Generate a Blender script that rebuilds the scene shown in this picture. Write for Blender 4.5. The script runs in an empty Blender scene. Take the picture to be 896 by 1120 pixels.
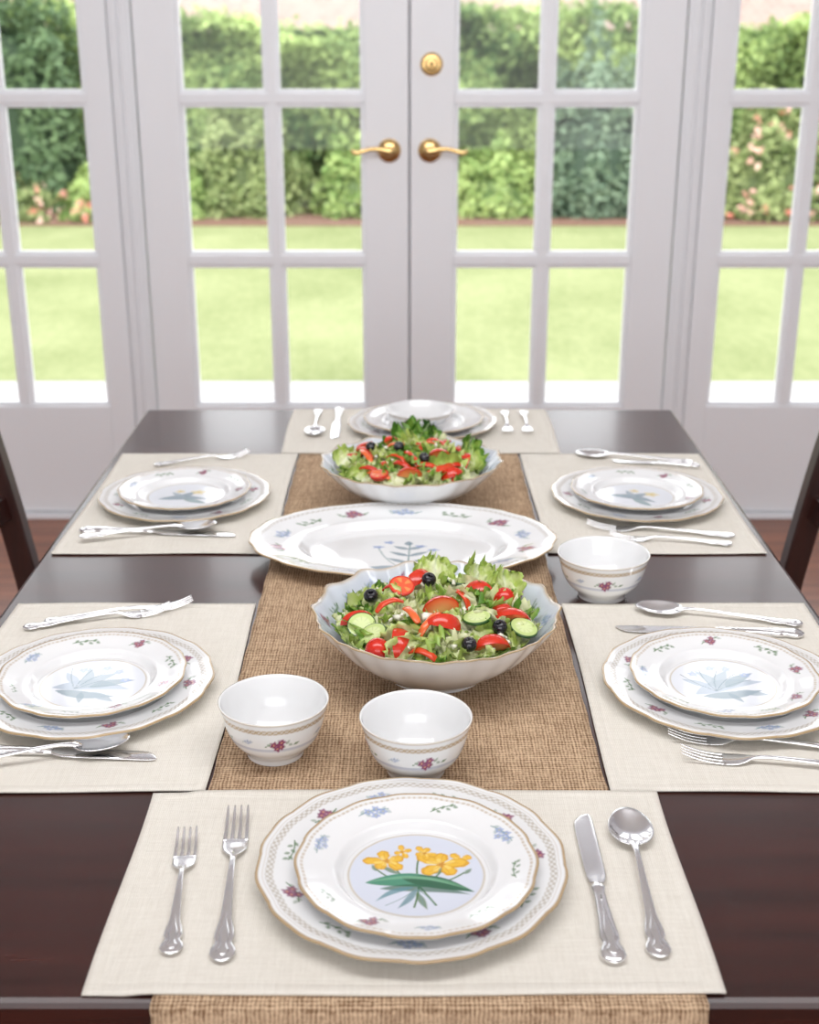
import bpy, math, random
import numpy as np
from mathutils import Vector, Matrix
random.seed(7); rng=np.random.default_rng(7)
PI=math.pi
scene=bpy.context.scene
def lin(c):
    return tuple(((v/255)/12.92 if v/255<=0.04045 else ((v/255+0.055)/1.055)**2.4) for v in c)
# ------------------------------------------------------------ materials
def newmat(name):
    m=bpy.data.materials.new(name); m.use_nodes=True
    nt=m.node_tree; b=nt.nodes['Principled BSDF']; return m,nt,b
def N(nt,t,**kw):
    n=nt.nodes.new(t)
    for k,v in kw.items():
        if k in n.inputs.keys(): n.inputs[k].default_value=v
        else: setattr(n,k,v)
    return n
def plain(name,col,rough=.5,metal=0,coat=0,noise=0,nscale=8,bump=0,spec=.5):
    m,nt,b=newmat(name)
    b.inputs['Roughness'].default_value=rough; b.inputs['Metallic'].default_value=metal
    b.inputs['Coat Weight'].default_value=coat; b.inputs['Specular IOR Level'].default_value=spec
    tc=N(nt,'ShaderNodeTexCoord'); nz=N(nt,'ShaderNodeTexNoise',Scale=nscale,Detail=6.0)
    nt.links.new(tc.outputs['Object'],nz.inputs['Vector'])
    mx=N(nt,'ShaderNodeMix',data_type='RGBA')
    c=np.array(col)
    mx.inputs['A'].default_value=(*np.clip(c*(1-noise),0,1),1); mx.inputs['B'].default_value=(*np.clip(c*(1+noise),0,1),1)
    nt.links.new(nz.outputs['Fac'],mx.inputs['Factor']); nt.links.new(mx.outputs['Result'],b.inputs['Base Color'])
    if bump:
        bp=N(nt,'ShaderNodeBump',Strength=bump,Distance=.002); nt.links.new(nz.outputs['Fac'],bp.inputs['Height']); nt.links.new(bp.outputs['Normal'],b.inputs['Normal'])
    return m
def attr(name,rough=.5,coat=0,spec=.5,sss=0,transl=0):
    m,nt,b=newmat(name)
    a=N(nt,'ShaderNodeAttribute'); a.attribute_name='Col'
    nt.links.new(a.outputs['Color'],b.inputs['Base Color'])
    b.inputs['Roughness'].default_value=rough; b.inputs['Coat Weight'].default_value=coat; b.inputs['Coat Roughness'].default_value=.05
    b.inputs['Specular IOR Level'].default_value=spec
    if transl:
        t=N(nt,'ShaderNodeBsdfTranslucent'); nt.links.new(a.outputs['Color'],t.inputs['Color'])
        mx=N(nt,'ShaderNodeMixShader'); mx.inputs[0].default_value=transl
        nt.links.new(b.outputs[0],mx.inputs[1]); nt.links.new(t.outputs[0],mx.inputs[2])
        nt.links.new(mx.outputs[0],nt.nodes['Material Output'].inputs['Surface'])
    return m
M_china=attr('glazed_porcelain',.12,coat=.6)
M_leafy=attr('foliage',.6,transl=.3,spec=.3)
M_lettuce=attr('lettuce',.32,transl=.22)
M_veg=attr('fresh_vegetable',.18,coat=.3)
M_white=plain('white_gloss_paint',lin((247,248,251)),.35,noise=.01)
M_wall=plain('wall_paint',lin((241,242,245)),.7,noise=.01)
M_ceil=plain('ceiling_paint',lin((247,247,249)),.8,noise=.01)
M_silver=plain('polished_silver',(.88,.88,.89),.14,metal=1,noise=.03,nscale=60)
M_brass=plain('polished_brass',lin((218,184,124)),.2,metal=1,noise=.05,nscale=30)
M_terr=plain('pale_stone',(.46,.455,.44),.8,noise=.08,nscale=3)
M_soil=plain('mulch',(.15,.08,.055),.9,noise=.5,nscale=20)

def lawnmat():
    m,nt,b=newmat('mown_grass'); tc=N(nt,'ShaderNodeTexCoord')
    n1=N(nt,'ShaderNodeTexNoise',Scale=.9,Detail=4.0); n2=N(nt,'ShaderNodeTexNoise',Scale=22.0,Detail=6.0,Roughness=.8)
    mp=N(nt,'ShaderNodeMapping'); mp.inputs['Scale'].default_value=(1,.35,1)
    nt.links.new(tc.outputs['Object'],n1.inputs['Vector']); nt.links.new(tc.outputs['Object'],mp.inputs['Vector']); nt.links.new(mp.outputs[0],n2.inputs['Vector'])
    ad=N(nt,'ShaderNodeMath',operation='ADD'); nt.links.new(n1.outputs['Fac'],ad.inputs[0]); nt.links.new(n2.outputs['Fac'],ad.inputs[1])
    hf=N(nt,'ShaderNodeMath',operation='MULTIPLY'); hf.inputs[1].default_value=.5; nt.links.new(ad.outputs[0],hf.inputs[0])
    r=N(nt,'ShaderNodeValToRGB'); r.color_ramp.elements[0].position=.36; r.color_ramp.elements[1].position=.64
    r.color_ramp.elements[0].color=(.160,.19,.082,1); r.color_ramp.elements[1].color=(.265,.290,.150,1)
    nt.links.new(hf.outputs[0],r.inputs['Fac']); nt.links.new(r.outputs['Color'],b.inputs['Base Color'])
    b.inputs['Roughness'].default_value=.95; b.inputs['Specular IOR Level'].default_value=.1
    return m
M_lawn=lawnmat()

def wood(name,dark,light,rough,coat,axis,scale=1.0,planks=False,spec=.5):
    m,nt,b=newmat(name)
    tc=N(nt,'ShaderNodeTexCoord'); mp=N(nt,'ShaderNodeMapping')
    s=[14*scale]*3; s[axis]=.9*scale
    mp.inputs['Scale'].default_value=s
    nt.links.new(tc.outputs['Object'],mp.inputs['Vector'])
    nz=N(nt,'ShaderNodeTexNoise',Scale=3.0,Detail=8.0,Roughness=.65); nt.links.new(mp.outputs[0],nz.inputs['Vector'])
    r=N(nt,'ShaderNodeValToRGB'); r.color_ramp.elements[0].position=.3; r.color_ramp.elements[1].position=.72
    r.color_ramp.elements[0].color=(*dark,1); r.color_ramp.elements[1].color=(*light,1)
    nt.links.new(nz.outputs['Fac'],r.inputs['Fac'])
    out=r.outputs['Color']
    if planks:
        br=N(nt,'ShaderNodeTexBrick',Scale=1.0); br.inputs['Brick Width'].default_value=1.6; br.inputs['Row Height'].default_value=.11
        br.inputs['Mortar Size'].default_value=.002
        br.inputs['Color1'].default_value=(1,1,1,1); br.inputs['Color2'].default_value=(.7,.7,.7,1); br.inputs['Mortar'].default_value=(.15,.12,.1,1)
        nt.links.new(tc.outputs['Object'],br.inputs['Vector'])
        mx=N(nt,'ShaderNodeMix',data_type='RGBA',blend_type='MULTIPLY'); mx.inputs['Factor'].default_value=1
        nt.links.new(out,mx.inputs['A']); nt.links.new(br.outputs['Color'],mx.inputs['B']); out=mx.outputs['Result']
    nt.links.new(out,b.inputs['Base Color'])
    b.inputs['Roughness'].default_value=rough; b.inputs['Coat Weight'].default_value=coat; b.inputs['Coat Roughness'].default_value=.10
    b.inputs['Specular IOR Level'].default_value=spec
    return m
M_table=wood('dark_mahogany',lin((34,11,8)),lin((68,26,18)),.26,.28,0,spec=.35)
M_chair=wood('dark_chair_wood',lin((32,14,12)),lin((62,28,22)),.35,.3,2)
M_floor=wood('wood_floor',lin((120,68,44)),lin((176,110,76)),.35,.2,0,.6,planks=True)

def fabric(name,dark,light,period,rough,bump,slub,dist,fine,lo=.1,hi=.85):
    m,nt,b=newmat(name)
    tc=N(nt,'ShaderNodeTexCoord')
    sc=2*PI/(20*period)
    outs=[]
    for d in ('X','Y'):
        w=N(nt,'ShaderNodeTexWave',Scale=sc*(1 if d=='X' else .9),Distortion=dist,Detail=3.0); w.bands_direction=d
        w.inputs['Detail Scale'].default_value=1.2
        nt.links.new(tc.outputs['Object'],w.inputs['Vector']); outs.append(w.outputs['Fac'])
    mul=N(nt,'ShaderNodeMath',operation='ADD'); nt.links.new(outs[0],mul.inputs[0]); nt.links.new(outs[1],mul.inputs[1])
    hf=N(nt,'ShaderNodeMath',operation='MULTIPLY'); hf.inputs[1].default_value=.5; nt.links.new(mul.outputs[0],hf.inputs[0])
    add=hf.outputs[0]
    for s,a in (((35,480,35),slub),((480,35,35),slub),((300,300,300),fine),((9,9,9),fine*.3)):
        mp=N(nt,'ShaderNodeMapping'); mp.inputs['Scale'].default_value=s; nt.links.new(tc.outputs['Object'],mp.inputs['Vector'])
        nz=N(nt,'ShaderNodeTexNoise',Scale=1.0,Detail=3.0); nt.links.new(mp.outputs[0],nz.inputs['Vector'])
        sb=N(nt,'ShaderNodeMath',operation='SUBTRACT'); sb.inputs[1].default_value=.5; nt.links.new(nz.outputs['Fac'],sb.inputs[0])
        ma=N(nt,'ShaderNodeMath',operation='MULTIPLY_ADD'); ma.inputs[1].default_value=a
        nt.links.new(sb.outputs[0],ma.inputs[0]); nt.links.new(add,ma.inputs[2]); add=ma.outputs[0]
    r=N(nt,'ShaderNodeValToRGB'); r.color_ramp.elements[0].position=lo; r.color_ramp.elements[1].position=hi
    r.color_ramp.elements[0].color=(*dark,1); r.color_ramp.elements[1].color=(*light,1)
    nt.links.new(add,r.inputs['Fac']); nt.links.new(r.outputs['Color'],b.inputs['Base Color'])
    bp=N(nt,'ShaderNodeBump',Strength=bump,Distance=.001); nt.links.new(add,bp.inputs['Height']); nt.links.new(bp.outputs['Normal'],b.inputs['Normal'])
    b.inputs['Roughness'].default_value=rough; b.inputs['Specular IOR Level'].default_value=.15
    return m
M_linen=fabric('cream_linen',lin((214,207,195)),lin((236,231,221)),.0018,.9,.22,.7,1.8,.35)
M_burlap=fabric('burlap',lin((126,97,72)),lin((216,187,155)),.0036,.95,.7,1.1,3.2,1.0,0,.95)

def brickmat():
    m,nt,b=newmat('pale_brick'); tc=N(nt,'ShaderNodeTexCoord'); mp=N(nt,'ShaderNodeMapping'); mp.inputs['Rotation'].default_value=(PI/2,0,0)
    br=N(nt,'ShaderNodeTexBrick',Scale=4.0)
    br.inputs['Color1'].default_value=(.45,.29,.25,1); br.inputs['Color2'].default_value=(.52,.37,.32,1); br.inputs['Mortar'].default_value=(.52,.48,.46,1)
    nt.links.new(tc.outputs['Object'],mp.inputs['Vector']); nt.links.new(mp.outputs[0],br.inputs['Vector']); nt.links.new(br.outputs['Color'],b.inputs['Base Color'])
    return m
M_brick=brickmat()
def glassmat():
    m,nt,b=newmat('window_glass'); nt.nodes.remove(b)
    t=N(nt,'ShaderNodeBsdfTransparent'); g=N(nt,'ShaderNodeBsdfGlossy',Roughness=.0); f=N(nt,'ShaderNodeFresnel',IOR=1.45)
    mx=N(nt,'ShaderNodeMixShader'); nt.links.new(f.outputs[0],mx.inputs[0]); nt.links.new(t.outputs[0],mx.inputs[1]); nt.links.new(g.outputs[0],mx.inputs[2])
    nt.links.new(mx.outputs[0],nt.nodes['Material Output'].inputs['Surface']); return m
M_glass=glassmat()

# ------------------------------------------------------------ mesh builder
class MB:
    def __init__(s): s.v=[];s.f=[];s.c=[];s.m=[];s.n=0
    def add(s,verts,faces,col=(1,1,1),mi=0):
        verts=np.asarray(verts,float).reshape(-1,3); col=np.asarray(col,float)
        if col.ndim==1: col=np.tile(col[:3],(len(verts),1))
        s.v.append(verts); s.c.append(col); o=s.n
        s.f+=[tuple(int(i)+o for i in f) for f in faces]; s.m+=[mi]*len(faces); s.n+=len(verts)
    def box(s,x0,x1,y0,y1,z0,z1,col=(1,1,1),mi=0):
        v=[(x,y,z) for x in (x0,x1) for y in (y0,y1) for z in (z0,z1)]
        s.add(v,[(0,1,3,2),(4,6,7,5),(0,4,5,1),(2,3,7,6),(0,2,6,4),(1,5,7,3)],col,mi)
    def mesh(s,name,mats,smooth=True):
        me=bpy.data.meshes.new(name)
        V=np.concatenate(s.v); me.from_pydata(V.tolist(),[],s.f)
        C=np.concatenate(s.c); C=np.clip(np.hstack([C,np.ones((len(C),1))]),0,1)
        a=me.color_attributes.new('Col','FLOAT_COLOR','POINT'); a.data.foreach_set('color',C.astype(np.float32).ravel())
        for m in mats: me.materials.append(m)
        me.polygons.foreach_set('material_index',s.m); me.polygons.foreach_set('use_smooth',[smooth]*len(s.f))
        me.update(); return me
    def build(s,name,mats,smooth=True,loc=(0,0,0),rz=0,parent=None,bevel=0):
        return obj(name,s.mesh(name,mats,smooth),loc,rz,parent,bevel)
def obj(name,me,loc=(0,0,0),rz=0,parent=None,bevel=0):
    o=bpy.data.objects.new(name,me); scene.collection.objects.link(o); o.location=loc; o.rotation_euler=(0,0,rz)
    if parent: o.parent=parent
    if bevel:
        b=o.modifiers.new('bevel','BEVEL'); b.width=bevel; b.segments=2; b.limit_method='ANGLE'
    return o
def gridf(m,n,closed=False):
    F=[]
    for i in range(m-1):
        for j in range(n if closed else n-1):
            k=(j+1)%n; F.append((i*n+j,i*n+k,(i+1)*n+k,(i+1)*n+j))
    return F
def catmull(P,n):
    P=np.asarray(P,float); Q=np.vstack([2*P[0]-P[1],P,2*P[-1]-P[-2]]); out=[]
    for i in range(len(P)-1):
        a,b,c,d=Q[i:i+4]
        for t in np.linspace(0,1,n,endpoint=False):
            out.append(.5*((2*b)+(c-a)*t+(2*a-5*b+4*c-d)*t*t+(-a+3*b-3*c+d)*t**3))
    out.append(P[-1]); return np.array(out)
def sm(a,b,x):
    t=np.clip((x-a)/(b-a),0,1); return t*t*(3-2*t)

# ------------------------------------------------------------ painter for porcelain decoration
WHITE=np.array(lin((235,235,235)))
GOLD=lin((172,142,94)); GREY=lin((166,162,162)); PURP=lin((134,56,100)); BLUE=lin((136,156,202)); GREEN=lin((84,120,72)); DGREEN=lin((44,100,72)); YEL=lin((236,184,40)); ORANGE=lin((214,140,20)); SAGE=lin((120,150,150)); TEAL=lin((90,130,130))
class Paint:
    def __init__(s,x,y,base=None):
        base=WHITE if base is None else base
        s.x=x;s.y=y;s.c=np.tile(np.array(base),(len(x),1)); s.r=np.hypot(x,y); s.t=np.arctan2(y,x)
    def blend(s,m,col,a=1): m=(np.clip(m,0,1)*a)[:,None]; s.c=s.c*(1-m)+m*np.array(col)
    def dot(s,cx,cy,r,col,a=1,soft=.012): s.blend(1-sm(r-soft,r+soft,np.hypot(s.x-cx,s.y-cy)),col,a)
    def leaf(s,cx,cy,ang,L,W,col,a=1,bend=0,soft=.008,rnd=0):
        u=(s.x-cx)*math.cos(ang)+(s.y-cy)*math.sin(ang); v=-(s.x-cx)*math.sin(ang)+(s.y-cy)*math.cos(ang)
        p=u/L; v=v-bend*np.sin(np.clip(p,0,1)*PI)*L
        pc=np.clip(p,0,1)
        w=W*(np.sin(pc**1.5*PI)**.7*(1+.10*np.sin(pc*14+cx*40)) if rnd else np.sin(pc**.8*PI)); s.blend((1-sm(w-soft,w+soft,np.abs(v)))*(p>0)*(p<1),col,a)
    def stroke(s,x0,y0,x1,y1,w,col,a=1,bend=0):
        ang=math.atan2(y1-y0,x1-x0);L=math.hypot(x1-x0,y1-y0)
        u=(s.x-x0)*math.cos(ang)+(s.y-y0)*math.sin(ang); v=-(s.x-x0)*math.sin(ang)+(s.y-y0)*math.cos(ang)
        p=u/L; v=v-bend*np.sin(np.clip(p,0,1)*PI)*L
        s.blend((1-sm(w*.4,w*1.4,np.abs(v)))*(p>0)*(p<1),col,a)
    def ring(s,r0,r1,col,a=1,soft=.006): s.blend(sm(r0-soft,r0+soft,s.r)*(1-sm(r1-soft,r1+soft,s.r)),col,a)
    def flower(s,cx,cy,R,col,ctr,n=5,a=1,ph=0,soft=.008,wd=.33,rnd=0):
        for k in range(n):
            s.leaf(cx,cy,ph+k*2*PI/n+(.18*math.sin(k*1.9+cx*30) if rnd else 0),R*(1+(.22 if rnd else .12)*math.sin(k*2.3+cy*20)),R*wd,col,a,soft=soft,rnd=rnd)
        s.dot(cx,cy,R*.2,ctr,a,soft)
    def sprig(s,cx,cy,ang,k,kind,a=.85,soft=.008):
        k=k*1.3
        c,sn=math.cos(ang),math.sin(ang)
        P=lambda u,v:(cx+k*(u*c-v*sn),cy+k*(u*sn+v*c))
        st=GREEN if kind!='b' else SAGE
        x0,y0=P(-1,0);x1,y1=P(1,.1); s.stroke(x0,y0,x1,y1,.006,st,a,.08)
        for u,sd in ((-.8,1),(-.5,-1),(-.1,1),(.25,-1),(.6,1),(.8,-1)):
            x,y=P(u,.05); s.leaf(x,y,ang+sd*.8,k*.42,k*.12,st,a*(.9 if kind=='g' else .6),soft=soft)
        if kind=='p':
            for u,v in ((-.3,.12),(.2,-.14),(.28,.28),(-.1,-.28)): 
                x,y=P(u,v); s.flower(x,y,k*.36,PURP,lin((220,160,120)),a=a,soft=soft)
        if kind=='b':
            for u,v in ((-.3,.15),(.25,.25),(.05,-.2),(.6,0)): 
                x,y=P(u,v); s.flower(x,y,k*.30,BLUE,lin((200,190,120)),a=a*.9,soft=soft)
def lathe(prof,n,scal=None,zwav=None,R=1,sx=1,sy=1,pw=3):
    prof=np.asarray(prof); th=np.arange(n)*2*PI/n
    r=np.repeat(prof[:,0],n); z=np.repeat(prof[:,1],n); t=np.tile(th,len(prof)); w=(np.clip(r/R,0,1))**pw
    rr=r*(1+(scal(t)*w if scal is not None else 0)); zz=z+(zwav(t)*w if zwav is not None else 0)
    return np.stack([rr*np.cos(t)*sx,rr*np.sin(t)*sy,zz],1),r,z,t,gridf(len(prof),n,True)
def scallop(n,a):
    return lambda t: a*(np.abs(np.cos(n*t/2))**.8-.6)+a*.35*np.cos(n*t*1.5)
def plate_mesh(name,R,H,well,nr,n,paint,scal,sy=1.0,zwell=.005,inner=None):
    if inner: rs=np.concatenate([np.linspace(0,inner*R,14,endpoint=False),np.linspace(inner*R,R,nr)])
    else: rs=np.linspace(0,R,nr)
    q=rs/R
    zz=lambda q:zwell+(.52*(H-zwell))*sm(well,well+.09,q)+(.48*(H-zwell))*sm(well+.08,1.05,q)
    z=zz(q); z[-1]-=.0003
    top=np.stack([np.maximum(rs,1e-4),z],1)
    bot=[(R*1.002,z[-1]-.0012),(R*.995,z[-1]-.0026)]+[(R*k,float(zz(np.array(k)))-.0033) for k in (.9,.8,.72)]+[(R*(well+.03),.0018),(R*(well-.01),0),(R*(well-.05),0),(R*(well-.06),.0018),(1e-4,.0018)]
    prof=np.vstack([top,bot])
    V,r,zv,t,F=lathe(prof,n,scal,None,R,1,sy)
    nt_=len(top)*n
    P=Paint((r/R*np.cos(t))[:nt_],(r/R*np.sin(t))[:nt_]); paint(P)
    C=np.tile(WHITE,(len(V),1)); C[:nt_]=P.c; C[nt_:nt_+n]=np.array(GOLD)
    mb=MB(); F=[f[::-1] for f in F]; mb.add(V,F,C); return mb.mesh(name,[M_china])
def edge_band(P,r0=.975):
    P.ring(r0,1.01,GOLD,.9)
def p_charger(P):
    edge_band(P,.982)
    P.ring(.952,.958,GOLD,.4)
    lace=(np.sin(P.t*110)*np.sin((P.r-.90)*190))*.5+.5
    P.blend(sm(.885,.892,P.r)*(1-sm(.935,.942,P.r))*(.25+.6*(lace>.5)),lin((176,164,146)),.85)
    P.ring(.655,.663,GOLD,.35)
    kinds='pgbpgppgbpg'
    for i in range(11):
        a=-2.95+i*2*PI/11; P.sprig(.81*math.cos(a),.81*math.sin(a),a+PI/2,.085,kinds[i])
def rim_small(P,k='gbbbgpgbg'):
    edge_band(P,.976)
    bead=(np.sin(P.t*120)>0)
    P.blend(sm(.925,.93,P.r)*(1-sm(.948,.953,P.r))*(.35+.5*bead),GOLD,.65)
    for (x,y,a,s,o),c in zip(((.24,.80,.2,.09,.85),(-.37,.74,.4,.11,.85),(-.80,.26,1.3,.1,.7),(.72,.42,-1.0,.11,.85),(.82,-.08,1.5,.09,.85),(-.36,-.76,.3,.1,.8),(.5,-.64,.6,.09,.8),(.08,-.84,0,.08,.7),(-.72,-.42,-.9,.08,.7)),k):
        P.sprig(x,y,a,s,c,o)
def med(P,col,a):
    P.blend(1-sm(.545,.56,P.r),col,a); P.ring(.555,.570,lin((186,170,142)),.75); P.ring(.60,.606,GREY,.4)
def p_yellow(P):
    rim_small(P); med(P,lin((212,218,234)),.8)
    for (x1,y1,b) in ((-.2,.2,.12),(.24,.12,-.1),(.04,.32,.05),(-.02,-.45,.02),(.16,-.42,.0),(-.33,.06,.1),(.40,.02,-.1)):
        P.stroke(.02,-.16,x1,y1,.009,GREEN,1,b)
    P.leaf(-.42,-.12,-.12,.84,.09,lin((76,144,116)),1,.10); P.leaf(-.30,-.20,-.1,.74,.05,DGREEN,.8,.06)
    P.leaf(-.12,-.06,-.30,.62,.08,DGREEN,1,.05); P.leaf(-.10,-.04,-.32,.60,.02,lin((110,170,130)),.6,.08); P.leaf(-.40,-.11,-.11,.80,.02,lin((130,186,150)),.6,.13)
    P.leaf(-.02,-.18,-2.6,.36,.030,lin((90,140,150)),.8,-.1); P.leaf(0,-.2,-2.1,.3,.03,lin((100,140,150)),.8,.05)
    P.leaf(.0,-.25,-1.2,.24,.03,GREEN,.8); P.leaf(-.15,.0,2.5,.2,.025,GREEN,.8); P.leaf(.14,0,.7,.2,.03,GREEN,.8)
    P.leaf(-.33,.04,2.0,.10,.02,GREEN,.8); P.leaf(.40,.0,.9,.10,.02,GREEN,.8)
    for x in (-.25,-.12,.05,.15): P.stroke(.0,-.2,x,-.42,.005,SAGE,.8,.05)
    for cx,cy,R,ph,n in ((.38,.20,.12,.7,4),(-.12,.31,.09,.3,4),(-.25,.18,.17,.5,5),(.21,.13,.21,.15,5),(.07,.29,.10,1,5)):
        P.flower(cx,cy,R,lin((222,166,40)),ORANGE,n,1,ph,wd=.32,rnd=1); P.flower(cx,cy,R*.9,lin((240,192,62)),ORANGE,n,.9,ph+.04,wd=.24,rnd=1); P.flower(cx,cy,R*.55,lin((250,222,120)),lin((196,120,20)),n,.7,ph+.3,wd=.2,rnd=1)
        for k in range(n): P.stroke(cx,cy,cx+R*.7*math.cos(ph+k*2*PI/n),cy+R*.7*math.sin(ph+k*2*PI/n),.005,lin((206,140,30)),.5,.06)
G1,G2,G3=lin((140,158,170)),lin((112,136,148)),lin((158,172,188))
def p_frond(P):
    rim_small(P,'pgbgpbpgg'); med(P,lin((224,228,237)),.65)
    P.leaf(-.40,-.16,.10,.84,.12,G3,.85,.10); P.leaf(-.34,-.22,-.05,.68,.08,G2,.85,-.05)
    P.leaf(-.10,-.12,.95,.48,.08,G1,.85,.08); P.leaf(-.02,-.10,.5,.50,.075,G2,.85,.05); P.leaf(-.12,-.08,1.7,.44,.06,G1,.85,-.1)
    P.leaf(-.16,-.05,2.3,.34,.06,G3,.9); P.leaf(.05,-.2,-.5,.35,.06,G1,.8); P.leaf(-.05,-.22,-1.3,.24,.04,G2,.8)
    for a in (.3,.7,1.1,1.5,2.0): P.stroke(-.15,-.15,-.15+.5*math.cos(a),-.15+.5*math.sin(a),.006,lin((88,112,124)),.85,.05)
    for x,y in ((.18,.3),(.32,.12),(-.22,.28),(.02,.36)): P.flower(x,y,.07,BLUE,lin((200,200,180)),5,.7)
def p_mix(P):
    rim_small(P,'pgbgpbpgg'); med(P,lin((222,227,237)),.65)
    P.leaf(-.40,-.12,-.1,.76,.10,G2,.9,.1); P.leaf(-.1,-.1,.8,.42,.07,G2,.85); P.leaf(.0,-.1,2.2,.35,.06,G1,.85); P.leaf(-.02,-.15,-.6,.45,.07,TEAL,.75)
    P.flower(.2,.14,.13,lin((222,204,140)),lin((200,170,90)),5,.8,.2); P.flower(-.08,.2,.09,lin((222,205,150)),lin((200,170,90)),5,.8,.6)
def p_plain(P):
    edge_band(P); P.ring(.93,.945,GREY,.5); P.sprig(-.5,-.6,-.7,.1,'b',.6); P.sprig(.5,-.6,.7,.1,'p',.6)
def p_platter(P):
    edge_band(P,.985); lace=(np.sin(P.t*130)*np.sin((P.r-.90)*190))*.5+.5
    P.blend(sm(.925,.93,P.r)*(1-sm(.955,.96,P.r))*(.25+.6*(lace>.5)),lin((180,170,154)),.7); P.ring(.70,.706,GREY,.35)
    ks='bpgbpgbpgbpgbp'
    for i in range(14):
        a=.2+i*2*PI/14; P.sprig(.82*math.cos(a),.82*math.sin(a),a+PI/2,.085,ks[i],.85)
    P.stroke(0.03,-.50,.05,.24,.006,TEAL,.9); P.stroke(0.03,-.50,-.16,.10,.005,TEAL,.8,.05); P.stroke(0.03,-.50,.20,.02,.005,TEAL,.8,-.05)
    for u,sd,L in ((-.30,1,.2),(-.30,-1,.2),(-.12,1,.18),(-.12,-1,.18),(.05,1,.14),(.05,-1,.14),(.16,0,.12)):
        P.leaf(.04,u,PI/2-sd*.8,L,.028,G2,.85)
    P.leaf(.03,-.48,.35,.26,.09,lin((76,122,118)),.95); P.leaf(.03,-.48,2.75,.26,.08,G1,.95); P.leaf(.03,-.45,1.1,.28,.06,lin((84,130,122)),.9)
    for x,y in ((-.16,.12),(.20,.04),(-.09,.24),(.12,.14)): P.flower(x,y,.045,BLUE,BLUE,5,.8)
S8=scallop(12,.014)
ME_charger=plate_mesh('charger',.137,.018,.60,62,640,p_charger,S8,inner=.62)
ME_yel=plate_mesh('plate_yellow',.106,.021,.60,120,640,p_yellow,S8,zwell=.005)
ME_frond=plate_mesh('plate_frond',.106,.021,.60,76,420,p_frond,S8)
ME_mix=plate_mesh('plate_mix',.106,.021,.60,76,420,p_mix,S8)
ME_pl=plate_mesh('plate_plain',.115,.021,.60,50,300,p_plain,S8)
ME_platter=plate_mesh('platter',.222,.030,.60,100,640,p_platter,scallop(14,.012),sy=.68)

T=.75
# ------------------------------------------------------------ room
def room():
    mb=MB(); mb.box(-3,3,-2.5,4.02,-.1,0); mb.build('floor',[M_floor],False)
    mb=MB(); mb.box(-3,3,-2.5,4.12,2.7,2.8); mb.build('ceiling',[M_ceil],False)
    mb=MB(); mb.box(-3.1,-3,-2.5,4.12,-.1,2.8); mb.build('wall_left',[M_wall],False)
    mb=MB(); mb.box(3,3.1,-2.5,4.12,-.1,2.8); mb.build('wall_right',[M_wall],False)
    mb=MB(); mb.box(-3.1,3.1,-2.6,-2.5,-.1,2.8); mb.build('wall_front',[M_wall],False)
    mb=MB(); mb.box(-3,-1.56,3.98,4.12,0,2.7); mb.box(1.56,3,3.98,4.12,0,2.7); mb.box(-1.56,1.56,3.98,4.12,2.36,2.7); mb.build('wall_back',[M_wall],False)
    for s,nm in ((-1,'baseboard_left'),(1,'baseboard_right')):
        mb=MB(); a,b=sorted((s*1.66,s*2.99)); mb.box(a,b,3.96,3.979,0,.14); mb.box(a,b,3.967,3.979,.14,.155); mb.build(nm,[M_white],False,bevel=.003)
    mb=MB(); mb.box(-1.66,1.66,3.95,3.979,2.37,2.48); mb.box(-1.68,1.68,3.93,3.979,2.48,2.51); mb.build('trim_1',[M_white],False,bevel=.003)
    mb=MB(); mb.box(-1.56,1.56,3.955,4.12,0,.018); mb.build('trim_2',[M_white],False,bevel=.003)
    k=3
    for s in (-1,1):
        mb=MB()
        def B(x0,x1,y0,y1):
            a,b=sorted((s*x0,s*x1)); mb.box(a,b,y0,y1,.018,2.36)
        B(.802,.868,3.972,4.10); B(.812,.858,3.960,3.972); B(.822,.832,3.950,3.960); B(.838,.848,3.950,3.960)
        mb.build('trim_%d'%k,[M_white],False,bevel=.002); k+=1
        mb=MB(); a,b=sorted((s*1.56,s*1.66)); mb.box(a,b,3.955,3.979,0,2.37); a,b=sorted((s*1.58,s*1.62)); mb.box(a,b,3.947,3.955,0,2.37)
        mb.build('trim_%d'%k,[M_white],False,bevel=.002); k+=1
def sash(name,x0,x1,gx0,gx1,mx):
    mb=MB(); y0,y1=3.975,4.02; zb,zt=.022,2.355; g0,g1=.375,2.24
    mb.box(x0,gx0,y0,y1,zb,zt); mb.box(gx1,x1,y0,y1,zb,zt)
    mb.box(gx0,gx1,y0,y1,zb,g0); mb.box(gx0,gx1,y0,y1,g1,zt)
    rows=[.835,1.305,1.775]
    bw=.012
    for z in rows:
        mb.box(gx0,gx1,y0+.012,y1-.012,z-.026,z+.026); mb.box(gx0,gx1,y0+.003,y0+.012,z-.015,z+.015)
    mb.box(mx-.026,mx+.026,y0+.0125,y1-.0125,g0,g1); mb.box(mx-.015,mx+.015,y0+.0035,y0+.0125,g0,g1)
    for a,b in ((gx0,gx0+bw),(gx1-bw,gx1)): mb.box(a,b,y0+.010,y1-.010,g0,g1)
    for a,b in ((g0,g0+bw),(g1-bw,g1)): mb.box(gx0,gx1,y0+.0105,y1-.0105,a,b)
    o=mb.build(name,[M_white],False,bevel=.003)
    g=MB(); g.add([(gx0,4.0,g0),(gx1,4.0,g0),(gx1,4.0,g1),(gx0,4.0,g1)],[(0,1,2,3)]); g.build('glass',[M_glass],False,parent=o)
    return o
def lathe_y(mb,prof,cx,y,cz,n=40):
    V,r,z,t,F=lathe(prof,n); W=np.stack([V[:,0]+cx,y-V[:,2],V[:,1]+cz],1); mb.add(W,F)
room()
d1=sash('door_1',-.797,-.003,-.675,-.133,-.404)
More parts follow.
